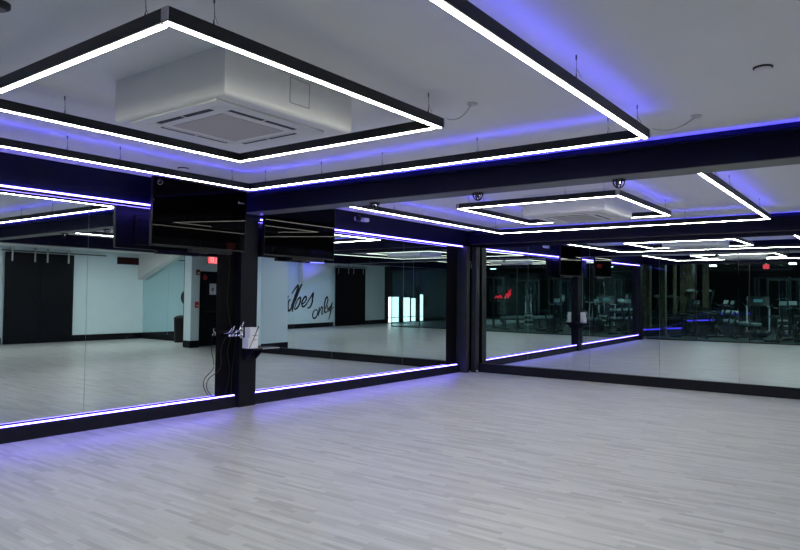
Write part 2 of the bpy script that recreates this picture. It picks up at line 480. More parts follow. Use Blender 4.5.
# ------------------------------------------------------------------ suspended square light frames
ZL = 2.695
PW, PH = 0.056, 0.070
def light_frame(label, x0, x1, y0, y1, blue, cords=(), wires=(), near=True):
    t = thing('suspended_light_frame', label, 'ceiling light', ((x0 + x1) / 2, (y0 + y1) / 2, ZL), 'square light frames hung from the ceiling')
    h = PW / 2
    sides = {'S': (x0 - h, x1 + h, y0 - h, y0 + h), 'N': (x0 - h, x1 + h, y1 - h, y1 + h),
             'W': (x0 - h, x0 + h, y0 + h, y1 - h), 'E': (x1 - h, x1 + h, y0 + h, y1 - h)}
    for k, (a, b, c, d) in sides.items():
        MB().box(a, b, c, d, ZL + 0.004, ZL + PH, 0.002).build('channel', M_channel, t)
        i = 0.012
        MB().box(a + i, b - i, c + i, d - i, ZL + 0.001, ZL + 0.006).build('diffuser', E_white, t)
        if blue:
            j = 0.016
            MB().box(a + j, b - j, c + j, d - j, ZL + PH - 0.003, ZL + PH + 0.0006).build('uplight', E_blue, t)
    for cx in (x0, x1):
        for cy in (y0, y1):
            sx = -1 if cx == x0 else 1
            sy = -1 if cy == y0 else 1
            MB().box(cx + sx * (h - 0.004) , cx + sx * (h + 0.003), cy + sy * (h - 0.045), cy + sy * (h + 0.003), ZL + 0.008, ZL + PH - 0.004).build('corner_plate', M_plate, t)
    for (wx, wy) in wires:
        dx = 0.0
        MB().tube([(wx, wy, ZL + PH), (wx + 0.004, wy, ZL + PH + 0.05), (wx, wy, ZC - 0.03)], 0.0016, 5).tube([(wx, wy - 0.03, ZL + PH), (wx, wy, ZL + PH + 0.06)], 0.0014, 5).lathe([(0.003, ZC - 0.03), (0.0045, ZC - 0.025), (0.0045, ZC - 0.0)], (wx, wy, 0), 'Z', 10).lathe([(0.004, ZL + PH), (0.004, ZL + PH + 0.02), (0.002, ZL + PH + 0.03)], (wx, wy, 0), 'Z', 8).build('hanging_wire', M_wire, t)
    for (cx, cy, ex, ey) in cords:
        pts = []
        for k in range(13):
            s = k / 12
            pts.append((cx + (ex - cx) * s, cy + (ey - cy) * s, ZL + PH + (ZC - ZL - PH) * (s ** 2.2) - 0.012 * math.sin(PI * s)))
        MB().tube(pts, 0.004, 6).lathe([(0.035, ZC - 0.012), (0.04, ZC - 0.004), (0.04, ZC)], (ex, ey, 0), 'Z', 16).build('power_cord', M_cordw, t)
    return t

light_frame('large light frame hung round the near air conditioner, running out of the picture', 0.72, 4.955, 1.47, 5.84, True,
            cords=[(4.99, 1.42, 5.30, 1.19)],
            wires=[(3.60, 1.45), (4.78, 1.47), (4.975, 1.75), (4.975, 2.9), (4.975, 3.95), (4.975, 4.75), (4.975, 5.6), (4.72, 5.86), (3.4, 5.86), (2.9, 5.86)])
light_frame('small square light frame close round the near air conditioner', 1.70, 3.855, 2.56, 4.68, False,
            cords=[(3.90, 2.52, 4.08, 2.42)],
            wires=[(1.93, 2.55), (3.70, 2.54), (1.70, 2.75), (3.875, 4.5), (2.3, 4.7)])
light_frame('large light frame beyond the black beam in front of the end wall', 6.50, 10.80, 1.46, 5.78, True,
            cords=[],
            wires=[(7.3, 1.46), (8.0, 1.46), (10.0, 1.46), (10.82, 2.6), (10.82, 4.2), (10.6, 5.78), (8.3, 5.8), (7.6, 5.8)])
light_frame('small square light frame beyond the black beam', 7.55, 9.66, 2.54, 4.67, True,
            cords=[],
            wires=[(7.60, 2.72), (7.60, 3.2), (7.56, 4.3), (9.5, 2.54), (7.8, 4.67), (9.4, 4.66)])

# ------------------------------------------------------------------ bulkheads with cassette air conditioners
def bulkhead(x0, x1, y0, y1, z0):
    """white box on the ceiling with rounded lower edges"""
    r = 0.028
    mb = MB()
    mb.box(x0, x1, y0, y1, z0, ZC + 0.02)
    es = [e for e in mb.bm.edges if all(abs(v.co.z - z0) < 1e-5 for v in e.verts)]
    bmesh.ops.bevel(mb.bm, geom=es, offset=r, segments=4, affect='EDGES', profile=0.5)
    return mb
struct('ceiling_bulkhead', bulkhead(2.33, 3.40, 2.97, 4.09, 2.62), M_bulk)
struct('ceiling_bulkhead', bulkhead(8.13, 9.20, 2.90, 4.02, 2.62), M_bulk)

def cassette(cx, cy, z, label):
    t = thing('ceiling_air_conditioner', label, 'air conditioner', (cx, cy, z), 'cassette air conditioners under the bulkheads')
    w = 0.445
    fr = MB()
    fr.box(cx - w, cx + w, cy - w, cy + w, z - 0.014, z, 0.005)
    fr.build('panel', M_acw, t)
    MB().box(cx - 0.255, cx + 0.255, cy - 0.255, cy + 0.255, z - 0.018, z - 0.012, 0.003).build('grille', M_acgrille, t)
    for k in range(4):
        R = Matrix.Translation((cx, cy, 0)) @ Matrix.Rotation(k * PI / 2, 4, 'Z')
        MB().box(-0.27, 0.27, 0.325, 0.362, z - 0.0155, z - 0.0135, 0, R).build('air_slot', M_acslot, t)
        lv = MB()
        lv.box(-0.006, 0.006, 0.323, 0.364, z - 0.0175, z - 0.0135, 0, R)
        lv.box(-0.27, 0.27, 0.313, 0.327, z - 0.019, z - 0.0135, 0.002, R)
        lv.build('louver', M_acw, t)
        MB().lathe([(0.05, z - 0.0145), (0.045, z - 0.018), (0.03, z - 0.02)], R @ Vector((0.33, 0.33, 0)), 'Z', 16).build('corner_cap', M_acw, t)
cassette(2.80, 3.52, 2.62, 'white cassette air conditioner in the near bulkhead, its grille in full view')
cassette(8.66, 3.46, 2.62, 'white cassette air conditioner in the bulkhead beyond the black beam')
t = thing('access_panel', 'small square access panel in the side of the near bulkhead', 'panel', (2.905, 2.97, 2.70))
fr = MB()
for a in ((2.82, 2.99, 2.690, 2.694), (2.82, 2.99, 2.846, 2.85), (2.82, 2.824, 2.69, 2.85), (2.986, 2.99, 2.69, 2.85)):
    fr.box(a[0], a[1], 2.966, 2.969, a[2], a[3])
fr.build('frame', M_plate, t)
MB().box(2.825, 2.985, 2.967, 2.9695, 2.695, 2.845).build('flap', M_bulk, t)

# ------------------------------------------------------------------ small things on the ceiling
def ring_detector(x, y, label, r=0.055, group=None):
    t = thing('ceiling_sensor', label, 'sensor', (x, y, ZC), group)
    MB().lathe([(r, ZC), (r, ZC - 0.006), (r * 0.9, ZC - 0.01)], (x, y, 0), 'Z', 24).build('rim', M_acslot, t)
    MB().lathe([(r * 0.86, ZC - 0.009), (r * 0.86, ZC - 0.014), (r * 0.6, ZC - 0.018)], (x, y, 0), 'Z', 24).build('cover', M_bulk, t, True)
ring_detector(4.42, 0.62, 'round recessed sensor alone on the bare ceiling near the beam')
ring_detector(4.38, 6.27, 'small flat ceiling sensor above the television', 0.06)
t = thing('ceiling_speaker', 'dark flat fitting on the ceiling cut by the picture edge', 'ceiling fitting', (1.36, 3.46, ZC))
MB().lathe([(0.055, ZC), (0.055, ZC - 0.02), (0.04, ZC - 0.03)], (1.36, 3.46, 0), 'Z', 20).build('body', M_acslot, t)
MB().lathe([(0.035, ZC - 0.0305), (0.035, ZC - 0.033)], (1.36, 3.46, 0), 'Z', 20).build('cover', M_wire, t)

def guard(x, y, label):
    t = thing('sprinkler_guard', label, 'sprinkler', (x, y, ZB), 'caged sprinklers under the beam')
    MB().lathe([(0.062, ZB), (0.062, ZB - 0.008), (0.052, ZB - 0.008), (0.052, ZB)], (x, y, 0), 'Z', 20).build('ring', M_cable, t)
    c = MB()
    for k in range(4):
        a = k * PI / 4
        c.tube([(x + 0.056 * math.cos(s) * math.cos(a), y + 0.056 * math.cos(s) * math.sin(a), ZB - 0.004 - 0.075 * math.sin(s)) for s in [i * PI / 10 for i in range(11)]], 0.005, 6)
    c.build('cage', M_cable, t)
    MB().lathe([(0.012, ZB), (0.012, ZB - 0.03), (0.022, ZB - 0.034), (0.022, ZB - 0.04), (0.006, ZB - 0.05)], (x, y, 0), 'Z', 12).build('sprinkler_head', M_chrome, t)
guard(6.12, 2.05, 'black caged sprinkler under the beam above the corner of the small far light frame')
guard(6.10, 3.54, 'black caged sprinkler under the beam where the far light frames begin')
guard(6.08, 4.93, 'black caged sprinkler under the beam close to the long mirror wall')
t = thing('security_camera', 'small white camera with dark lens on the soffit under the far light frame', 'camera', (8.35, 7.05, 2.74))
MB().box(8.22, 8.52, 7.06, 7.098, 2.76, 2.82, 0.01).build('bracket', M_acw, t)
MB().box(8.36, 8.48, 6.98, 7.06, 2.75, 2.81, 0.012).build('body', M_acw, t)
MB().lathe([(0.05, 0.0), (0.055, -0.03), (0.03, -0.06)], (8.27, 7.06, 2.79), 'Y', 16).build('lens', M_cable, t, True)

# ------------------------------------------------------------------ televisions hung in front of the soffit
def television(x0, x1, yf, label, marks):
    yb = yf + 0.05
    z0, z1 = 2.07, 2.865
    t = thing('television', label, 'television', ((x0 + x1) / 2, yf, z0), 'televisions over the mirrors')
    MB().box(x0, x1, yf + 0.006, yb, z0, z1, 0.006).build('housing', M_bezel, t)
    MB().box(x0 + 0.012, x1 - 0.012, yf + 0.002, yf + 0.008, z0 + 0.022, z1 - 0.012).build('screen', M_screen, t)
    fr = MB()
    fr.box(x0, x1, yf, yf + 0.008, z0, z0 + 0.018).box(x0, x0 + 0.007, yf, yf + 0.008, z0, z1).box(x1 - 0.007, x1, yf, yf + 0.008, z0, z1).box(x0, x1, yf, yf + 0.008, z1 - 0.007, z1)
    fr.build('bezel', M_bezel, t)
    MB().box(x0 + 0.25, x1 - 0.25, yb - 0.01, yb + 0.03, z0 + 0.05, z0 + 0.42, 0.01).build('back_cover', M_bezel, t)
    br = MB()
    br.box((x0 + x1) / 2 - 0.3, (x0 + x1) / 2 + 0.3, yb - 0.005, 7.085, z0 + 0.54, z0 + 0.64)
    br.build('wall_bracket', M_channel, t)
    MB().box(x0 + 0.55, x1 - 0.2, yf + 0.01, yf + 0.09, z0 - 0.045, z0, 0.006).build('sound_bar', M_cable, t)
    if marks:
        m = MB()
        c = Vector((x0 + 0.085, yf - 0.0005, z1 - 0.06))
        ring = [(c.x + 0.032 * math.cos(k * PI / 10), c.y, c.z + 0.032 * math.sin(k * PI / 10)) for k in range(21)]
        m.tube(ring, 0.0022, 5)
        m.box(c.x - 0.02, c.x + 0.004, yf - 0.001, yf + 0.001, c.z + 0.004, c.z + 0.014)
        m.box(c.x - 0.02, c.x - 0.012, yf - 0.001, yf + 0.001, c.z - 0.006, c.z + 0.014)
        o = m.build('round_sticker', M_plate, t); o['label'] = 'pale ring shaped sticker'
        m = MB()
        for k, w in enumerate((0.022, 0.014, 0.018, 0.012, 0.016)):
            xx = x1 - 0.14 + k * 0.021
            m.box(xx, xx + w, yf - 0.001, yf + 0.001, z1 - 0.175, z1 - 0.155 + (0.008 if k == 0 else 0))
        o = m.build('logo_sticker', M_plate, t); o['label'] = 'small pale lettering'
    t.rotation_euler = (math.radians(1.3), 0, 0)      # hung with a slight forward tilt
    return t
T1 = television(4.35, 5.715, 6.80, 'black television hung left of the black column, with pale stickers in its upper corners', True)
T2 = television(6.215, 7.645, 7.0, 'black television hung right of the black column, partly under the beam', False)

# ------------------------------------------------------------------ things at the column
t = thing('wall_shelf', 'small dark shelf fixed low on the black column holding white boxes', 'shelf', (6.15, 7.0, 0.775))
MB().box(5.96, 6.44, 6.88, 7.098, 0.775, 0.795, 0.004).build('shelf_board', M_column, t)
MB().box(6.12, 6.42, 6.875, 6.883, 0.782, 0.796).build('shelf_lip', M_plate, t)
for bx in (5.99, 6.17):
    MB().prism([(bx, 7.098, 0.775), (bx, 6.92, 0.775), (bx, 7.098, 0.62)], (0.012, 0, 0)).build('bracket', M_column, t)
t = thing('carton', 'white box lying lowest on the column shelf, marked with dark lines', 'box', (6.05, 7.0, 0.796))
MB().box(5.93, 6.10, 6.95, 7.075, 0.796, 0.935, 0.003).build('body', M_paper, t)
m = MB()
for k, (a, b, z) in enumerate(((6.00, 6.08, 0.905),)):
    m.box(a, b, 6.948, 6.9505, z, z + 0.007)
m.build('printing', M_wire, t)
t = thing('carton', 'white box standing on top of the lower white box on the column shelf', 'box', (6.04, 7.0, 0.9365))
MB().box(5.965, 6.105, 6.955, 7.07, 0.9365, 1.075, 0.003).build('body', M_paper, t)
m = MB(); m.box(6.0, 6.09, 6.953, 6.9555, 0.965, 0.972); m.build('printing', M_wire, t)
tag(MB().tube([(5.935, 6.935, 0.80), (6.0, 6.935, 0.91), (6.06, 6.935, 1.03), (6.09, 6.935, 1.09)], [0.004, 0.004, 0.006, 0.009], 8).build('stylus', M_cable), 'thin black cable stub leaning diagonally across the white boxes', 'cable')
t = thing('power_outlet', 'white double power outlet on the black column beside the white boxes', 'outlet', (5.93, 7.098, 0.95))
MB().box(5.912, 5.958, 7.0925, 7.0995, 0.93, 1.075, 0.003).build('cover_plate', M_acw, t)
for z in (0.965, 1.03):
    MB().box(5.924, 5.946, 7.090, 7.094, z - 0.014, z + 0.014, 0.002).build('socket', M_acslot, t)
# chrome hook rack with cables in the black gap beside the column
t = thing('hook_rack', 'chrome hook rack with glinting arms in the dark gap left of the column', 'rack', (5.76, 7.15, 0.98))
MB().box(5.64, 5.88, 7.19, 7.214, 0.99, 1.03, 0.003).build('rail', M_column, t)
hk = [(5.66, 0.06), (5.71, 0.10), (5.76, 0.05), (5.82, 0.11), (5.87, 0.16)]
for hx, dz in hk:
    MB().tube([(hx, 7.19, 1.01), (hx + 0.005, 7.10, 1.0), (hx + 0.02, 7.04, 0.99 + dz * 0.4), (hx + 0.035, 7.02, 1.0 + dz)], [0.006, 0.006, 0.007, 0.009], 8).build('hook', M_chrome, t, True)
    MB().lathe([(0.004, -0.02), (0.016, -0.012), (0.018, 0.0), (0.012, 0.014), (0.004, 0.018)], (hx + 0.02, 7.035, 0.975), 'Z', 12).build('end_knob', M_chrome, t, True)
def cable(label, pts, r=0.005, grp='black cables hanging in the gap beside the column'):
    # smooth the polyline
    P = [Vector(p) for p in pts]
    out = []
    for i in range(len(P) - 1):
        p0, p1, p2, p3 = P[max(i - 1, 0)], P[i], P[i + 1], P[min(i + 2, len(P) - 1)]
        for k in range(6):
            s = k / 6
            out.append(0.5 * ((2 * p1) + (p2 - p0) * s + (2 * p0 - 5 * p1 + 4 * p2 - p3) * s * s + (3 * p1 - p0 - 3 * p2 + p3) * s ** 3))
    out.append(P[-1])
    return tag(MB().tube(out, r, 6).build('hanging_cable', M_cable), label, 'cable', grp)
cable('thin black cable looping down over the mirror edge to the ledge', [(5.66, 7.06, 0.98), (5.60, 7.10, 0.8), (5.62, 7.13, 0.55), (5.46, 7.16, 0.42), (5.44, 7.17, 0.3), (5.52, 7.17, 0.185)])
cable('straight black cable inside the dark gap nearest the column', [(5.84, 7.08, 0.97), (5.85, 7.15, 0.7), (5.83, 7.16, 0.4), (5.84, 7.17, 0.18)])
cable('black cable bunched under the chrome rack in the dark gap', [(5.74, 7.08, 0.97), (5.72, 7.12, 0.75), (5.78, 7.14, 0.5), (5.74, 7.17, 0.18)])
cable('black cable running up the dark gap from the chrome rack to the television', [(5.78, 7.12, 1.05), (5.74, 7.17, 1.4), (5.77, 7.18, 1.9), (5.72, 7.18, 2.3)])
# chrome glints on the corner post, door stop on the floor
t = thing('corner_bracket', 'small chrome bracket high on the corner post between the two mirror walls', 'bracket', (11.75, 7.0, 2.2))
MB().tube([(11.755, 7.02, 2.30), (11.765, 6.98, 2.24), (11.75, 6.96, 2.17), (11.765, 6.99, 2.10)], 0.012, 8).build('arm', M_chrome, t, True)
MB().box(11.735, 11.785, 7.0, 7.03, 2.08, 2.32, 0.004).build('plate', M_column, t)
t = thing('door_stop', 'tiny white door stop on the floor at the corner post', 'door stop', (11.74, 6.80, 0))
MB().lathe([(0.022, 0), (0.022, 0.012), (0.015, 0.03)], (11.74, 6.80, 0), 'Z', 14).build('base', M_plate, t)
MB().lathe([(0.016, 0.03), (0.022, 0.04), (0.018, 0.055), (0.006, 0.06)], (11.74, 6.80, 0), 'Z', 14).build('rubber_cap', M_acw, t, True)

# ------------------------------------------------------------------ things across the room, seen in the mirrors
def barn_doors(x0, x1, name, label_a, label_b, rail_label, rail_x0, rail_x1):
    xm = (x0 + x1) / 2
    for a, b, lab, hx in ((x0, xm - 0.004, label_a, xm - 0.10), (xm + 0.004, x1, label_b, xm + 0.10)):
        t = thing('barn_door', lab, 'door', ((a + b) / 2, YR + 0.09, 0.01))
        MB().box(a, b, YR + 0.07, YR + 0.115, 0.012, 2.72, 0.004).build('leaf', M_door, t)
        for px in (a + 0.18, b - 0.18):
            MB().box(px - 0.025, px + 0.025, YR + 0.116, YR + 0.128, 2.45, 2.84, 0.004).lathe([(0.055, 0), (0.055, 0.02)], (px, YR + 0.112, 2.83), 'Y', 16).build('roller_hanger', M_plate, t)
        MB().tube([(hx, YR + 0.115, 0.95), (hx, YR + 0.16, 0.97), (hx, YR + 0.16, 1.23), (hx, YR + 0.115, 1.25)], 0.01, 8).build('handle', M_column, t)
    r = thing('door_rail', rail_label, 'rail', ((rail_x0 + rail_x1) / 2, YR + 0.06, 2.70))
    MB().box(rail_x0, rail_x1, YR + 0.06, YR + 0.07, 2.745, 2.785).build('track', M_wire, r)
    for k in range(5):
        x = rail_x0 + 0.1 + (rail_x1 - rail_x0 - 0.2) * k / 4
        MB().lathe([(0.014, 0.0), (0.014, 0.062)], (x, YR, 2.765), 'Y', 10).build('spacer', M_wire, r)
barn_doors(8.60, 10.62, 'a', 'black sliding barn door leaf at the near end of the clock wall, farther from the clock',
           'black sliding barn door leaf closer to the red clock', 'steel sliding rail running from the barn doors towards the clock', 8.5, 11.7)
barn_doors(-1.01, 1.13, 'b', 'black sliding barn door leaf beside the entrance glass, farther from the lettering',
           'black sliding barn door leaf beside the wall lettering', 'steel sliding rail above the barn doors by the lettering', -1.2, 1.5)

t = thing('digital_clock', 'long black wall clock with dim red digits on the white wall', 'clock', (12.62, YR, 2.53))
MB().box(12.12, 13.06, YR + 0.002, YR + 0.07, 2.52, 2.76, 0.006).build('case', M_cable, t)
SEG = {'a': (0.1, 0.9, 0.95, 1.0), 'g': (0.1, 0.9, 0.475, 0.525), 'd': (0.1, 0.9, 0.0, 0.05), 'f': (0, 0.1, 0.53, 0.95), 'b': (0.9, 1, 0.53, 0.95), 'e': (0, 0.1, 0.05, 0.47), 'c': (0.9, 1, 0.05, 0.47)}
for k in range(6):
    m = MB()
    ux = 12.97 - k * 0.125 - (k // 2) * 0.05
    for s in 'abcdefg':
        a, b, c, d = SEG[s]
        m.box(ux - 0.085 * b, ux - 0.085 * a, YR + 0.070, YR + 0.073, 2.57 + 0.14 * c, 2.57 + 0.14 * d)
    m.build('digit', E_digit, t)

# EXIT sign over the door at the aisle
YD = -2.0
t = thing('exit_sign', 'red lit exit sign above the black exit door', 'sign', (12.5, YD, 2.44))
MB().box(12.34, 12.70, YD + 0.002, YD + 0.05, 2.44, 2.71, 0.006).build('housing', M_acw, t)
MB().box(12.36, 12.68, YD + 0.049, YD + 0.053, 2.46, 2.69).build('face', E_red, t)
lt = MB()
def bar(u0, v0, u1, v1, w=0.02):
    a = Vector((12.645 - u0, YD + 0.055, 2.475 + v0)); b = Vector((12.645 - u1, YD + 0.055, 2.475 + v1))
    d = (b - a); n = Vector((-d.z, 0, d.x)).normalized() * w / 2
    lt.prism([a + n, b + n, b - n, a - n], (0, 0.003, 0))
Hh, Wd = 0.20, 0.05
u = 0.0
for ch in 'EXIT':
    if ch == 'E':
        bar(u, 0, u, Hh); bar(u, 0.01, u + Wd, 0.01); bar(u, Hh / 2, u + Wd * 0.9, Hh / 2); bar(u, Hh - 0.01, u + Wd, Hh - 0.01); u += 0.075
    elif ch == 'X':
        bar(u, 0, u + 0.065, Hh); bar(u, Hh, u + 0.065, 0); u += 0.095
    elif ch == 'I':
        bar(u, 0, u, Hh); u += 0.055
    else:
        bar(u, 0, u, Hh); bar(u - 0.035, Hh - 0.01, u + 0.035, Hh - 0.01)
o = lt.build('lettering', emission('pale_letters', (1.0, 0.55, 0.55), 1.1), t)
o['label'] = 'pale letters reading EXIT'
o = struct('door_1', MB().box(12.14, 13.00, YD - 0.10, YD - 0.05, 0.005, 2.19, 0.003), M_door)
MB().box(12.22, 12.92, YD - 0.05, YD - 0.0, 1.0, 1.05, 0.006).build('push_bar', M_channel, o)
bpy.context.view_layer.update()
fr = MB(); fr.box(12.12, 12.15, YD - 0.12, YD + 0.01, 0, 2.21).box(12.99, 13.02, YD - 0.12, YD + 0.01, 0, 2.21).box(12.12, 13.02, YD - 0.12, YD + 0.01, 2.185, 2.215)
struct('trim_3', fr, M_door)
struct('wall_behind_door', MB().box(12.0, XE, YD - 0.6, YD - 0.5, 0, ZC), M_gymwall)
t = thing('door_notice', 'white paper notice on the black exit door', 'notice', (12.62, YD - 0.05, 1.53))
MB().box(12.50, 12.74, YD - 0.0495, YD - 0.047, 1.53, 1.86).build('paper', M_paper, t)
MB().box(12.59, 12.65, YD - 0.0475, YD - 0.046, 1.63, 1.74).build('printing', M_wire, t)
t = thing('alarm_bell', 'round red alarm bell on the upper part of the exit door', 'alarm', (12.32, YD - 0.03, 2.03))
MB().lathe([(0.07, 0.0), (0.075, 0.02), (0.06, 0.05), (0.02, 0.065)], (12.32, YD - 0.05, 2.03), 'Y', 20).build('bell', M_red, t, True)
MB().box(12.29, 12.35, YD - 0.05, YD - 0.045, 2.10, 2.14).build('mounting_plate', M_darkred, t)
t = thing('alarm_strobe', 'dark red alarm strobe high on the white pier beside the exit door', 'alarm', (11.88, -1.8, 2.1))
MB().box(11.83, 11.93, -1.799, -1.75, 2.09, 2.25, 0.008).build('body', M_darkred, t)
MB().box(11.85, 11.91, -1.752, -1.735, 2.12, 2.17, 0.006).build('lens', M_silver, t)
t = thing('fire_alarm_pull', 'red fire alarm pull station at waist height on the white pier', 'alarm', (11.86, -1.8, 1.15))
MB().box(11.81, 11.92, -1.799, -1.75, 1.14, 1.32, 0.008).build('body', M_red, t)
MB().box(11.83, 11.90, -1.752, -1.735, 1.19, 1.22, 0.004).build('handle', M_silver, t)
t = thing('wall_disc', 'round black disc on the teal mirror beside the white pier', 'disc', (13.05, -4.02, 1.22))
MB().lathe([(0.21, 0.0), (0.21, -0.05), (0.18, -0.07)], (XE - 0.012, -4.02, 1.43), 'X', 28).build('rim', M_cable, t, True)
MB().lathe([(0.17, -0.068), (0.16, -0.074)], (XE - 0.012, -4.02, 1.43), 'X', 28).build('face', M_bezel, t)
t = thing('waste_bin', 'black bin standing on the floor against the teal mirror', 'bin', (12.85, -3.95, 0))
MB().lathe([(0.17, 0), (0.2, 0.72), (0.2, 0.74), (0.18, 0.74)], (12.85, -3.95, 0), 'Z', 24).build('body', M_cable, t, True)
MB().lathe([(0.205, 0.741), (0.205, 0.78), (0.12, 0.84), (0.03, 0.86)], (12.85, -3.95, 0), 'Z', 24).build('lid', M_bezel, t, True)

# ---- wall lettering, brush script strokes (read from the room: left to right is falling x)
def script_pt(c, d):
    p = 280 + c / 9.167 - 0.4
    q = 270 + d / 9.167
    x = 4.04 - 0.0575 * (p - 288) - 0.00013 * (p - 288) ** 2
    z = 1.94 - (q - 284) * 0.0435
    return (x, YR + 0.02, z)
def word(name, strokes, parent):
    m = MB()
    for st in strokes:
        w = st[0]
        P = [Vector(script_pt(*p)) for p in st[1]]
        out = []
        for i in range(len(P) - 1):
            p0, p1, p2, p3 = P[max(i - 1, 0)], P[i], P[i + 1], P[min(i + 2, len(P) - 1)]
            for k in range(6):
                s = k / 6
                out.append(0.5 * ((2 * p1) + (p2 - p0) * s + (2 * p0 - 5 * p1 + 4 * p2 - p3) * s * s + (3 * p1 - p0 - 3 * p2 + p3) * s ** 3))
        out.append(P[-1])
        n = len(out)
        m.tube(out, [1.5 * w * (0.55 + 0.45 * math.sin(PI * min(max(i / (n - 1), 0.06), 0.94))) for i in range(n)], 7)
    for v in m.bm.verts:      # flatten the brush strokes to the wall
        v.co.y = YR + 0.006 + (v.co.y - (YR + 0.02)) * 0.12
    return m.build(name, M_letter, parent, True)
t = thing('wall_lettering', 'black brush script lettering on the white wall reading Vibes only', 'lettering', (2.7, YR, 0.45))
word('first_word', [
    (0.040, [(20, 175), (28, 250), (40, 345), (62, 300), (78, 235)]),
    (0.036, [(100, 268), (82, 290), (76, 340), (84, 372), (102, 360), (116, 320)]),
    (0.034, [(112, 218), (140, 175), (172, 138), (160, 190), (134, 260), (108, 330)]),
    (0.044, [(206, 128), (182, 175), (150, 255), (126, 320), (116, 382)]),
    (0.032, [(140, 340), (165, 275), (192, 252), (190, 290), (172, 335), (146, 360), (134, 345)]),
    (0.032, [(206, 318), (232, 295), (248, 262), (236, 246), (214, 275), (204, 318), (218, 340), (245, 318), (262, 288)]),
    (0.034, [(262, 288), (286, 250), (310, 210), (302, 262), (298, 305), (278, 345), (256, 352)]),
], t)
word('second_word', [
    (0.028, [(330, 368), (310, 392), (304, 430), (322, 452), (344, 425), (350, 388), (334, 366)]),
    (0.027, [(364, 345), (362, 385), (356, 432)]),
    (0.026, [(357, 420), (374, 370), (390, 342), (392, 372), (386, 412), (400, 408)]),
    (0.027, [(404, 402), (424, 345), (442, 285), (434, 250), (418, 282), (410, 345), (418, 398), (440, 385), (456, 345)]),
    (0.026, [(440, 330), (436, 355), (452, 366), (470, 335), (482, 300)]),
    (0.028, [(482, 300), (474, 345), (464, 410), (450, 468)]),
    (0.022, [(446, 392), (464, 372), (492, 350)]),
], t)
# blue strip that lights the stringer over the lettering
t = thing('light_strip', 'short blue light strip under the ceiling above the start of the wall lettering', 'light strip', (3.1, YR + 0.4, 2.86))
MB().box(2.6, 3.75, YR + 0.70, YR + 0.74, 2.862, 2.884).build('light_tube', E_cove2, t)
MB().box(2.58, 3.77, YR + 0.69, YR + 0.75, 2.884, 2.899).build('mounting_rail', M_plate, t)

# unseen ceiling panels added over the aisle to brighten the white wall
for i, (px, lab) in enumerate(((2.6, 'added light panel on the aisle ceiling in front of the wall lettering'), (6.0, 'added light panel in the middle of the aisle ceiling'), (9.4, 'added light panel on the aisle ceiling in front of the barn doors by the clock'), (12.2, 'added light panel at the end of the aisle ceiling before the exit door'))):
    t = thing('added_panel_light', lab, 'ceiling light', (px, -3.6, ZC - 0.03), 'added light panels over the aisle')
    MB().box(px - 0.3, px + 0.3, -3.9, -3.3, ZC - 0.02, ZC - 0.001).build('frame', M_acw, t)
    MB().box(px - 0.27, px + 0.27, -3.87, -3.33, ZC - 0.023, ZC - 0.0195).build('diffuser', E_added_panel, t)

# ------------------------------------------------------------------ glass partition behind the camera and the gym beyond
def glass_run(ys, labels):
    for y0, y1, lab in zip(ys, ys[1:], labels):
        a, b = Vector((xg(y0), y0, 0)), Vector((xg(y1), y1, 0))
        d = (b - a).normalized(); n = Vector((-d.y, d.x, 0))
        t = thing('glass_panel', lab, 'glass panel', (a + b) / 2, 'glass partition to the gym')
        def slab(s0, s1, w, za, zb, mb):
            p, r = a + d * s0, a + d * s1
            z = Vector((0, 0, za))
            return mb.prism([p + n * w + z, r + n * w + z, r - n * w + z, p - n * w + z], (0, 0, zb - za))
        L = (b - a).length
        slab(0.004, L - 0.028, 0.005, 0.035, 2.595, MB()).build('pane', M_glass, t)
        slab(0.002, L - 0.002, 0.025, 2.595, 2.62, slab(0.002, L - 0.002, 0.025, 0.0, 0.035, MB())).build('rail', M_cable, t)
        slab(L - 0.028, L - 0.004, 0.02, 0.035, 2.595, MB()).build('mullion', M_cable, t)
gy = [7.04, 5.4, 3.8, 2.2, 0.6, -1.2, -2.8, YG]
glass_run(gy, ['clear glass partition panel against the long mirror wall', 'clear glass partition panel second from the long mirror wall',
    'clear glass partition panel behind the photographer, third from the mirror wall', 'clear glass partition panel behind the photographer, fourth from the mirror wall',
    'clear glass partition panel just past the middle of the partition', 'clear glass partition panel second from the open aisle', 'clear glass partition panel ending at the open aisle'])
def lit_window(x0, x1, z1, label):
    t = thing('gym_window', label, 'window', ((x0 + x1) / 2, YR, 0.03), 'bright windows along the gym wall')
    MB().box(x0, x1, YR + 0.002, YR + 0.012, 0.03, z1).build('pane', E_day, t)
    f = MB()
    f.box(x0 - 0.04, x0, YR, YR + 0.04, 0.0, z1 + 0.04).box(x1, x1 + 0.04, YR, YR + 0.04, 0.0, z1 + 0.04).box(x0, x1, YR, YR + 0.04, z1, z1 + 0.04).box(x0, x1, YR, YR + 0.04, 0.0, 0.03).box(x0, x1, YR, YR + 0.04, 0.26, 0.29)
    f.build('frame', M_cable, t)
lit_window(-3.86, -2.95, 1.34, 'bright daylit window pane next to the end of the white wall')
lit_window(-4.85, -4.25, 1.30, 'bright daylit window pane second from the white wall')
lit_window(-5.38, -4.96, 1.26, 'narrow bright window pane third from the white wall')
lit_window(-6.10, -5.72, 1.46, 'tallest bright window pane, farthest from the white wall')

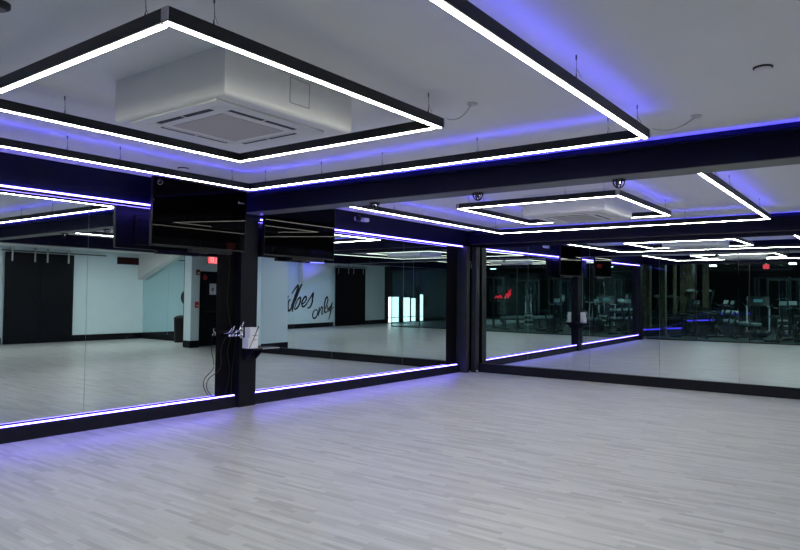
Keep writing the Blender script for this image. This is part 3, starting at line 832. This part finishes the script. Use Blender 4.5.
# gym: tiers with blue step lights
tiers = [((-0.8, 7.65), (-3.3, 6.70), 0.28), ((-3.5, 6.55), (-5.0, 5.87), 0.56), ((-5.3, 5.68), (-7.0, 4.90), 0.80)]
nm = ['lowest black gym step with blue light line, nearest the glass', 'middle black gym step with blue light line', 'highest black gym step with blue light line, farthest from the glass']
for ((x0, y0), (x1, y1), hz), lab in zip(tiers, nm):
    t = thing('gym_step', lab, 'step', ((x0 + x1) / 2, (y0 + y1) / 2, 0), 'gym steps with blue lights')
    MB().prism([(x0, y0, 0), (x1, y1, 0), (x1, y1 + 4.5, 0), (x0, y0 + 4.5, 0)], (0, 0, hz)).build('platform', M_gymwall, t)
    MB().prism([(x0, y0 - 0.015, hz - 0.05), (x1, y1 - 0.015, hz - 0.05), (x1, y1 - 0.003, hz - 0.05), (x0, y0 - 0.003, hz - 0.05)], (0, 0, 0.045)).build('light_tube', E_gymblue, t)

for i, (x, y, w, lab) in enumerate(((-2.0, 7.62, 0.26, 'brown bark clad gym post nearest the glass partition'), (-2.2, 7.10, 0.24, 'second brown bark clad gym post from the glass'),
                       (-6.0, 7.10, 0.5, 'wide brown bark clad gym post amid the bikes'), (-6.3, 6.45, 0.22, 'slim brown bark clad gym post beyond the bikes'), (-4.3, 7.20, 0.12, 'thinnest brown bark clad gym post'))):
    tag(MB().box(x - w / 2, x + w / 2, y - w / 2, y + w / 2, 0.0, 3.2, 0.01).build('gym_post', M_wood), lab, 'post', 'bark clad gym posts')['kind'] = 'structure'

# ---- machine builders, each at the origin, copied to its place
def exercise_bike(label, loc, rz):
    t = thing('exercise_bike', label, 'exercise bike', (0, 0, 0), 'exercise machines in the gym')
    b = MB()
    b.box(-0.25, 0.25, -0.55, -0.47, 0, 0.06, 0.01).box(-0.25, 0.25, 0.47, 0.55, 0, 0.06, 0.01).box(-0.04, 0.04, -0.5, 0.5, 0.03, 0.09, 0.01)
    b.build('base', M_frame, t)
    MB().lathe([(0.2, -0.04), (0.24, -0.025), (0.24, 0.025), (0.2, 0.04)], (0, 0.28, 0.32), 'X', 24).build('flywheel', M_frame, t, True)
    MB().tube([(0, -0.1, 0.08), (0, -0.25, 0.8)], 0.03).tube([(0, 0.2, 0.08), (0, 0.42, 1.0), (0, 0.4, 1.15)], 0.03).build('post', M_frame, t)
    MB().box(-0.12, 0.12, -0.42, -0.12, 0.80, 0.88, 0.03).build('seat', M_pad, t)
    MB().tube([(-0.25, 0.15, 1.22), (-0.25, 0.4, 1.12), (0.25, 0.4, 1.12), (0.25, 0.15, 1.22)], 0.018).build('handlebar', M_chrome, t)
    MB().obox((0, 0.46, 1.28), (0.24, 0.05, 0.15), (-0.4, 0, 0), 0.02).build('console', M_silver, t)
    MB().tube([(-0.18, 0.05, 0.25), (0.18, 0.05, 0.45)], 0.02).box(-0.26, -0.14, 0.0, 0.1, 0.22, 0.26).box(0.14, 0.26, 0.0, 0.1, 0.43, 0.47).build('pedal', M_frame, t)
    t.location = loc; t.rotation_euler = (0, 0, rz)
    return t
def stair_machine(label, loc, rz):
    t = thing('cross_trainer', label, 'cross trainer', (0, 0, 0), 'exercise machines in the gym')
    MB().box(-0.32, 0.32, -0.8, 0.8, 0, 0.1, 0.02).build('base', M_frame, t)
    MB().prism([(-0.2, 0.2, 0.1), (-0.2, 0.75, 0.1), (-0.2, 0.6, 0.95), (-0.2, 0.35, 0.95)], (0.4, 0, 0)).build('shroud', M_gymwall, t)
    MB().tube([(0, 0.5, 0.9), (0, 0.55, 1.35)], 0.05).build('mast', M_frame, t)
    MB().lathe([(0.05, 1.42), (0.24, 1.46), (0.26, 1.52), (0.2, 1.6), (0.06, 1.64)], (0, 0.5, 0), 'Z', 20).build('console', M_silver, t, True)
    for s in (-1, 1):
        MB().tube([(s * 0.28, 0.35, 0.4), (s * 0.3, 0.25, 0.9), (s * 0.3, 0.2, 1.3), (s * 0.26, 0.12, 1.55)], 0.022).build('handle', M_chrome, t)
        MB().box(s * 0.28 - 0.08, s * 0.28 + 0.08, -0.5, -0.1, 0.2 + 0.08 * s, 0.26 + 0.08 * s, 0.01).tube([(s * 0.28, -0.6, 0.2), (s * 0.28, 0.35, 0.35)], 0.025).build('pedal', M_frame, t)
    t.location = loc; t.rotation_euler = (0, 0, rz)
    return t
def gym_bench(label, loc, rz, mat):
    t = thing('weight_bench', label, 'bench', (0, 0, 0), 'exercise machines in the gym')
    MB().box(-0.16, 0.16, -0.62, 0.62, 0.46, 0.58, 0.03).build('pad', mat, t)
    MB().tube([(0, -0.5, 0.44), (0, 0.5, 0.44)], 0.03).tube([(0, -0.45, 0.44), (0, -0.5, 0.04)], 0.03).tube([(0, 0.45, 0.44), (0, 0.5, 0.04)], 0.03).build('frame', M_frame, t)
    for y in (-0.5, 0.5):
        MB().box(-0.25, 0.25, y - 0.03, y + 0.03, 0, 0.05, 0.01).build('foot', M_frame, t)
    t.location = loc; t.rotation_euler = (0, 0, rz)
    return t
def cable_tower(label, loc, rz):
    t = thing('cable_machine', label, 'cable machine', (0, 0, 0), 'exercise machines in the gym')
    MB().box(-0.55, -0.47, -0.04, 0.04, 0, 2.2).box(0.47, 0.55, -0.04, 0.04, 0, 2.2).box(-0.55, 0.55, -0.04, 0.04, 2.12, 2.2).box(-0.6, -0.42, -0.4, 0.4, 0, 0.06).box(0.42, 0.6, -0.4, 0.4, 0, 0.06).build('frame', M_frame, t)
    for k in range(8):
        MB().box(-0.18, 0.18, 0.1, 0.28, 0.1 + k * 0.07, 0.16 + k * 0.07, 0.006).build('weight_plate', M_silver if k % 3 == 0 else M_frame, t)
    MB().tube([(-0.12, 0.19, 0.06), (-0.12, 0.19, 2.1)], 0.012).tube([(0.12, 0.19, 0.06), (0.12, 0.19, 2.1)], 0.012).build('guide_rod', M_chrome, t)
    MB().tube([(0, 0.02, 2.1), (0, -0.1, 1.4)], 0.006).tube([(-0.25, -0.12, 1.36), (0, -0.1, 1.42), (0.25, -0.12, 1.36)], 0.016).build('pull_bar', M_chrome, t)
    MB().box(-0.2, 0.2, -0.55, -0.2, 0.42, 0.5, 0.03).tube([(0, -0.38, 0.02), (0, -0.38, 0.42)], 0.04).build('seat', M_greypad, t)
    MB().obox((0, -0.16, 0.9), (0.3, 0.08, 0.6), (0.1, 0, 0), 0.03).build('backrest', M_pad, t)
    t.location = loc; t.rotation_euler = (0, 0, rz)
    return t
def treadmill(label, loc, rz):
    t = thing('treadmill', label, 'treadmill', (0, 0, 0), 'exercise machines in the gym')
    MB().box(-0.4, 0.4, -0.9, 0.9, 0.04, 0.2, 0.03).build('deck', M_frame, t)
    MB().box(-0.26, 0.26, -0.86, 0.6, 0.2, 0.206).build('belt', M_pad, t)
    for s in (-1, 1):
        MB().tube([(s * 0.38, 0.6, 0.18), (s * 0.38, 0.75, 1.1), (s * 0.36, 0.3, 1.12)], 0.03).build('handrail', M_silver, t)
    MB().obox((0, 0.74, 1.3), (0.8, 0.08, 0.4), (-0.35, 0, 0), 0.03).build('console', M_frame, t)
    MB().obox((0, 0.69, 1.33), (0.3, 0.02, 0.12), (-0.35, 0, 0)).build('screen', E_teal, t)
    t.location = loc; t.rotation_euler = (0, 0, rz)
    return t
def squat_rack(label, loc, rz):
    t = thing('squat_rack', label, 'rack', (0, 0, 0), 'exercise machines in the gym')
    m = MB()
    for sx in (-0.6, 0.6):
        m.box(sx - 0.04, sx + 0.04, -0.04, 0.04, 0, 2.3).box(sx - 0.04, sx + 0.04, 0.9, 0.98, 0, 2.3).box(sx - 0.04, sx + 0.04, 0, 0.94, 0, 0.06).box(sx - 0.04, sx + 0.04, 0, 0.94, 2.24, 2.3)
    m.box(-0.6, 0.6, 0.9, 0.98, 2.24, 2.3)
    m.build('frame', M_frame, t)
    for sx in (-0.6, 0.6):
        MB().box(sx - 0.03, sx + 0.03, -0.16, -0.04, 1.28, 1.31).build('hook', M_chrome, t)
    t.location = loc; t.rotation_euler = (0, 0, rz)
    return t
def barbell(label, loc, rz):
    t = thing('barbell', label, 'barbell', (0, 0, 0), 'exercise machines in the gym')
    MB().tube([(-1.1, 0, 0), (1.1, 0, 0)], 0.014, 10).build('bar', M_chrome, t)
    for s in (-1, 1):
        MB().lathe([(0.22, -0.02), (0.225, 0), (0.22, 0.02)], (s * 0.85, 0, 0), 'X', 24).build('weight_plate', M_frame, t)
        MB().lathe([(0.16, -0.015), (0.16, 0.015)], (s * 0.91, 0, 0), 'X', 24).build('weight_plate', M_silver, t)
    t.location = loc; t.rotation_euler = (0, 0, rz)
    return t

xt = stair_machine('cross trainer first in the row on the gym steps, nearest the glass', (-2.5, 7.75, 0.28), -0.3)
xt.scale = (0.74, 0.74, 0.74)
for x, y, z, rz, lab in ((-3.85, 7.35, 0.56, -0.3, 'cross trainer second in the row on the gym steps'), (-4.62, 7.0, 0.56, -0.3, 'cross trainer third in the row on the gym steps'),
        (-5.7, 6.55, 0.80, -0.3, 'cross trainer fourth in the row on the gym steps'), (-6.6, 6.1, 0.80, -0.3, 'cross trainer last in the row on the gym steps')):
    dup(xt, (x, y, z), rz, lab).scale = (0.74, 0.74, 0.6)
bk = exercise_bike('exercise bike on the gym floor in front of the lowest step', (-2.0, 6.2, 0), 2.2)
for x, y, rz, lab in ((-3.5, 5.55, 2.4, 'exercise bike on the gym floor in front of the middle step'), (-5.2, 4.75, 2.0, 'exercise bike on the gym floor in front of the highest step'),
                      (-2.2, 2.7, 1.2, 'exercise bike beside the middle cable machine'), (-1.6, 3.2, 1.8, 'exercise bike close behind the glass near the grey bench'),
                      (-2.0, 5.1, 2.6, 'exercise bike between the lowest step and the grey bench')):
    dup(bk, (x, y, 0), rz, lab)
gb = gym_bench('pale grey padded bench standing across the view near the glass', (-2.5, 4.2, 0), 1.0, M_greypad)
gb2 = gym_bench('black padded bench deep in the gym between squat rack and treadmill', (-6.0, 1.5, 0), 0.9, M_pad)
dup(gb, (-3.3, 1.9, 0), 1.2, 'pale grey padded bench between the cable machines and the bike')
dup(gb, (-2.3, 0.9, 0), 1.4, 'pale grey padded bench nearest the open aisle')
ct = cable_tower('cable machine behind the pale bench, closest to the glass', (-4.6, 2.7, 0), -1.4)
dup(ct, (-4.3, 0.7, 0), -1.0, 'cable machine closest to the white sun patch')
dup(ct, (-6.2, 3.6, 0), -1.7, 'cable machine standing deepest in the gym')
tm = treadmill('treadmill with teal lit screen closest to the glass', (-4.0, 4.2, 0), 1.5)
dup(tm, (-7.6, 2.6, 0), 1.5, 'treadmill with teal lit screen deep in the gym')
dup(tm, (-8.9, 1.2, 0), 1.5, 'treadmill with teal lit screen farthest from the glass')
sr = squat_rack('black squat rack holding the loaded barbell', (-7.3, 0.2, 0), -1.57)
dup(sr, (-3.2, -0.6, 0), -1.57, 'black squat rack empty beside the white sun patch')
dup(sr, (-8.6, 4.2, 0), -1.57, 'black squat rack empty behind the treadmills')
barbell('loaded barbell resting on the squat rack hooks', (-7.4, 0.2, 1.325), -1.57)
tag(MB().box(-9.5, -5.2, -4.4, -1.5, 0.0, 0.05, 0.01).build('pale_floor', M_sunpatch), 'white sheet standing in for a sunlit patch of the gym floor', 'mat')  # pool of sunlight on the floor, made as a flat white sheet

# dumbbell rack and its dumbbells
t = thing('dumbbell_rack', 'low black rack of dumbbells in front of the middle gym step', 'rack', (-4.2, 5.15, 0), 'exercise machines in the gym')
MB().obox((-4.2, 5.15, 0.45), (1.7, 0.32, 0.03), (0.25, 0, -0.42)).obox((-4.2, 5.15, 0.80), (1.7, 0.28, 0.03), (0.25, 0, -0.42)).build('shelf', M_frame, t)
for u in (-0.8, 0.8):
    cx_, cy_ = -4.2 + u * math.cos(-0.42), 5.15 + u * math.sin(-0.42)
    MB().tube([(cx_, cy_, 0), (cx_, cy_, 0.9)], 0.03).build('upright', M_frame, t)
db = thing('dumbbell', 'chrome handled hex dumbbell on the gym rack', 'dumbbell', (0, 0, 0), 'dumbbells on the gym rack')
MB().tube([(0, -0.1, 0), (0, 0.1, 0)], 0.014).build('handle', M_chrome, db)
for sgn in (-1, 1):
    MB().lathe([(0.05, sgn * 0.09 - 0.045), (0.062, sgn * 0.09 - 0.03), (0.062, sgn * 0.09 + 0.03), (0.05, sgn * 0.09 + 0.045)], (0, 0, 0), 'Y', 6).build('weight', M_silver, db)
k = 0
for zz in (0.55, 0.90):
    for i in range(6):
        u = -0.62 + i * 0.25
        p_ = (-4.2 + u * math.cos(-0.42), 5.15 + u * math.sin(-0.42), zz)
        if k == 0:
            db.location = p_; db.rotation_euler = (0, 0, -0.42)
        else:
            dup(db, p_, -0.42, 'chrome handled hex dumbbell on the gym rack')
        k += 1

# glowing red script sign on the gym wall, unreadable at this size
t = thing('neon_sign', 'red glowing script sign deep in the gym', 'sign', (-7.0, -2.05, 1.2))
n = MB()
pts = []
for k in range(46):
    s_ = k / 45
    pts.append((-6.95, -2.63 + 1.05 * s_, 1.32 + 0.13 * s_ + (0.04 + 0.09 * s_) * math.sin(s_ * 34)))
n.tube(pts, 0.028, 6)
n.tube([(-6.95, -1.78, 1.34), (-6.95, -1.66, 1.66), (-6.95, -1.56, 1.74), (-6.95, -1.60, 1.42)], 0.03, 6)
n.build('neon_tube', E_redtext, t)
MB().box(-7.06, -7.0, -2.85, -1.35, 1.1, 1.95).box(-7.06, -7.0, -2.2, -2.0, 0.0, 1.1).build('backboard', M_gymwall, t)
t = thing('hanging_sign', 'small red lit sign on a white rod under the gym ceiling', 'sign', (-3.0, 3.73, 2.5))
MB().tube([(-3.0, 3.73, 2.66), (-3.0, 3.73, 3.2)], 0.014).build('rod', M_acw, t)
MB().box(-3.02, -2.98, 3.63, 3.83, 2.5, 2.66, 0.006).build('face', E_red, t)

# gym lamps; all but the first are added to brighten the gym
for x, y, lab in ((-3.3, 0.27, 'bright square gym lamp near the white sun patch'), (-3.6, 6.0, 'added square gym lamp above the steps'), (-7.6, 3.4, 'added square gym lamp deep over the treadmills'),
                  (-7.5, -2.9, 'added square gym lamp above the white sun patch'), (-2.6, 3.4, 'added square gym lamp just behind the glass above the pale bench'), (-8.5, 6.6, 'added square gym lamp farthest from the glass')):
    t = thing('gym_lamp', lab, 'ceiling light', (x, y, 2.80), 'square gym lamps')
    MB().box(x - 0.13, x + 0.13, y - 0.13, y + 0.13, 2.86, 2.95, 0.01).tube([(x, y, 2.95), (x, y, 3.2)], 0.012).build('housing', M_frame, t)
    MB().box(x - 0.11, x + 0.11, y - 0.11, y + 0.11, 2.835, 2.862).build('lamp_glass', E_gymlamp, t)

# ------------------------------------------------------------------ world and view
w = bpy.data.worlds.new('world')
scene.world = w
w.use_nodes = True
bg = w.node_tree.nodes['Background']
bg.inputs['Color'].default_value = (0.02, 0.025, 0.03, 1)
bg.inputs['Strength'].default_value = 0.2

vs = scene.view_settings
scene.display_settings.display_device = 'sRGB'
vs.view_transform = 'Standard'
vs.look = 'None'
vs.gamma = 1.0
vs.exposure = 0.0
vs.use_curve_mapping = False
cy = scene.cycles
cy.max_bounces = 12
cy.diffuse_bounces = 4
cy.glossy_bounces = 8
cy.transparent_max_bounces = 12
cy.transmission_bounces = 4
cy.caustics_reflective = True
cy.blur_glossy = 0.3
cy.sample_clamp_indirect = 4.0
cy.use_denoising = True
try:
    cy.denoiser = 'OPENIMAGEDENOISE'
except Exception:
    pass
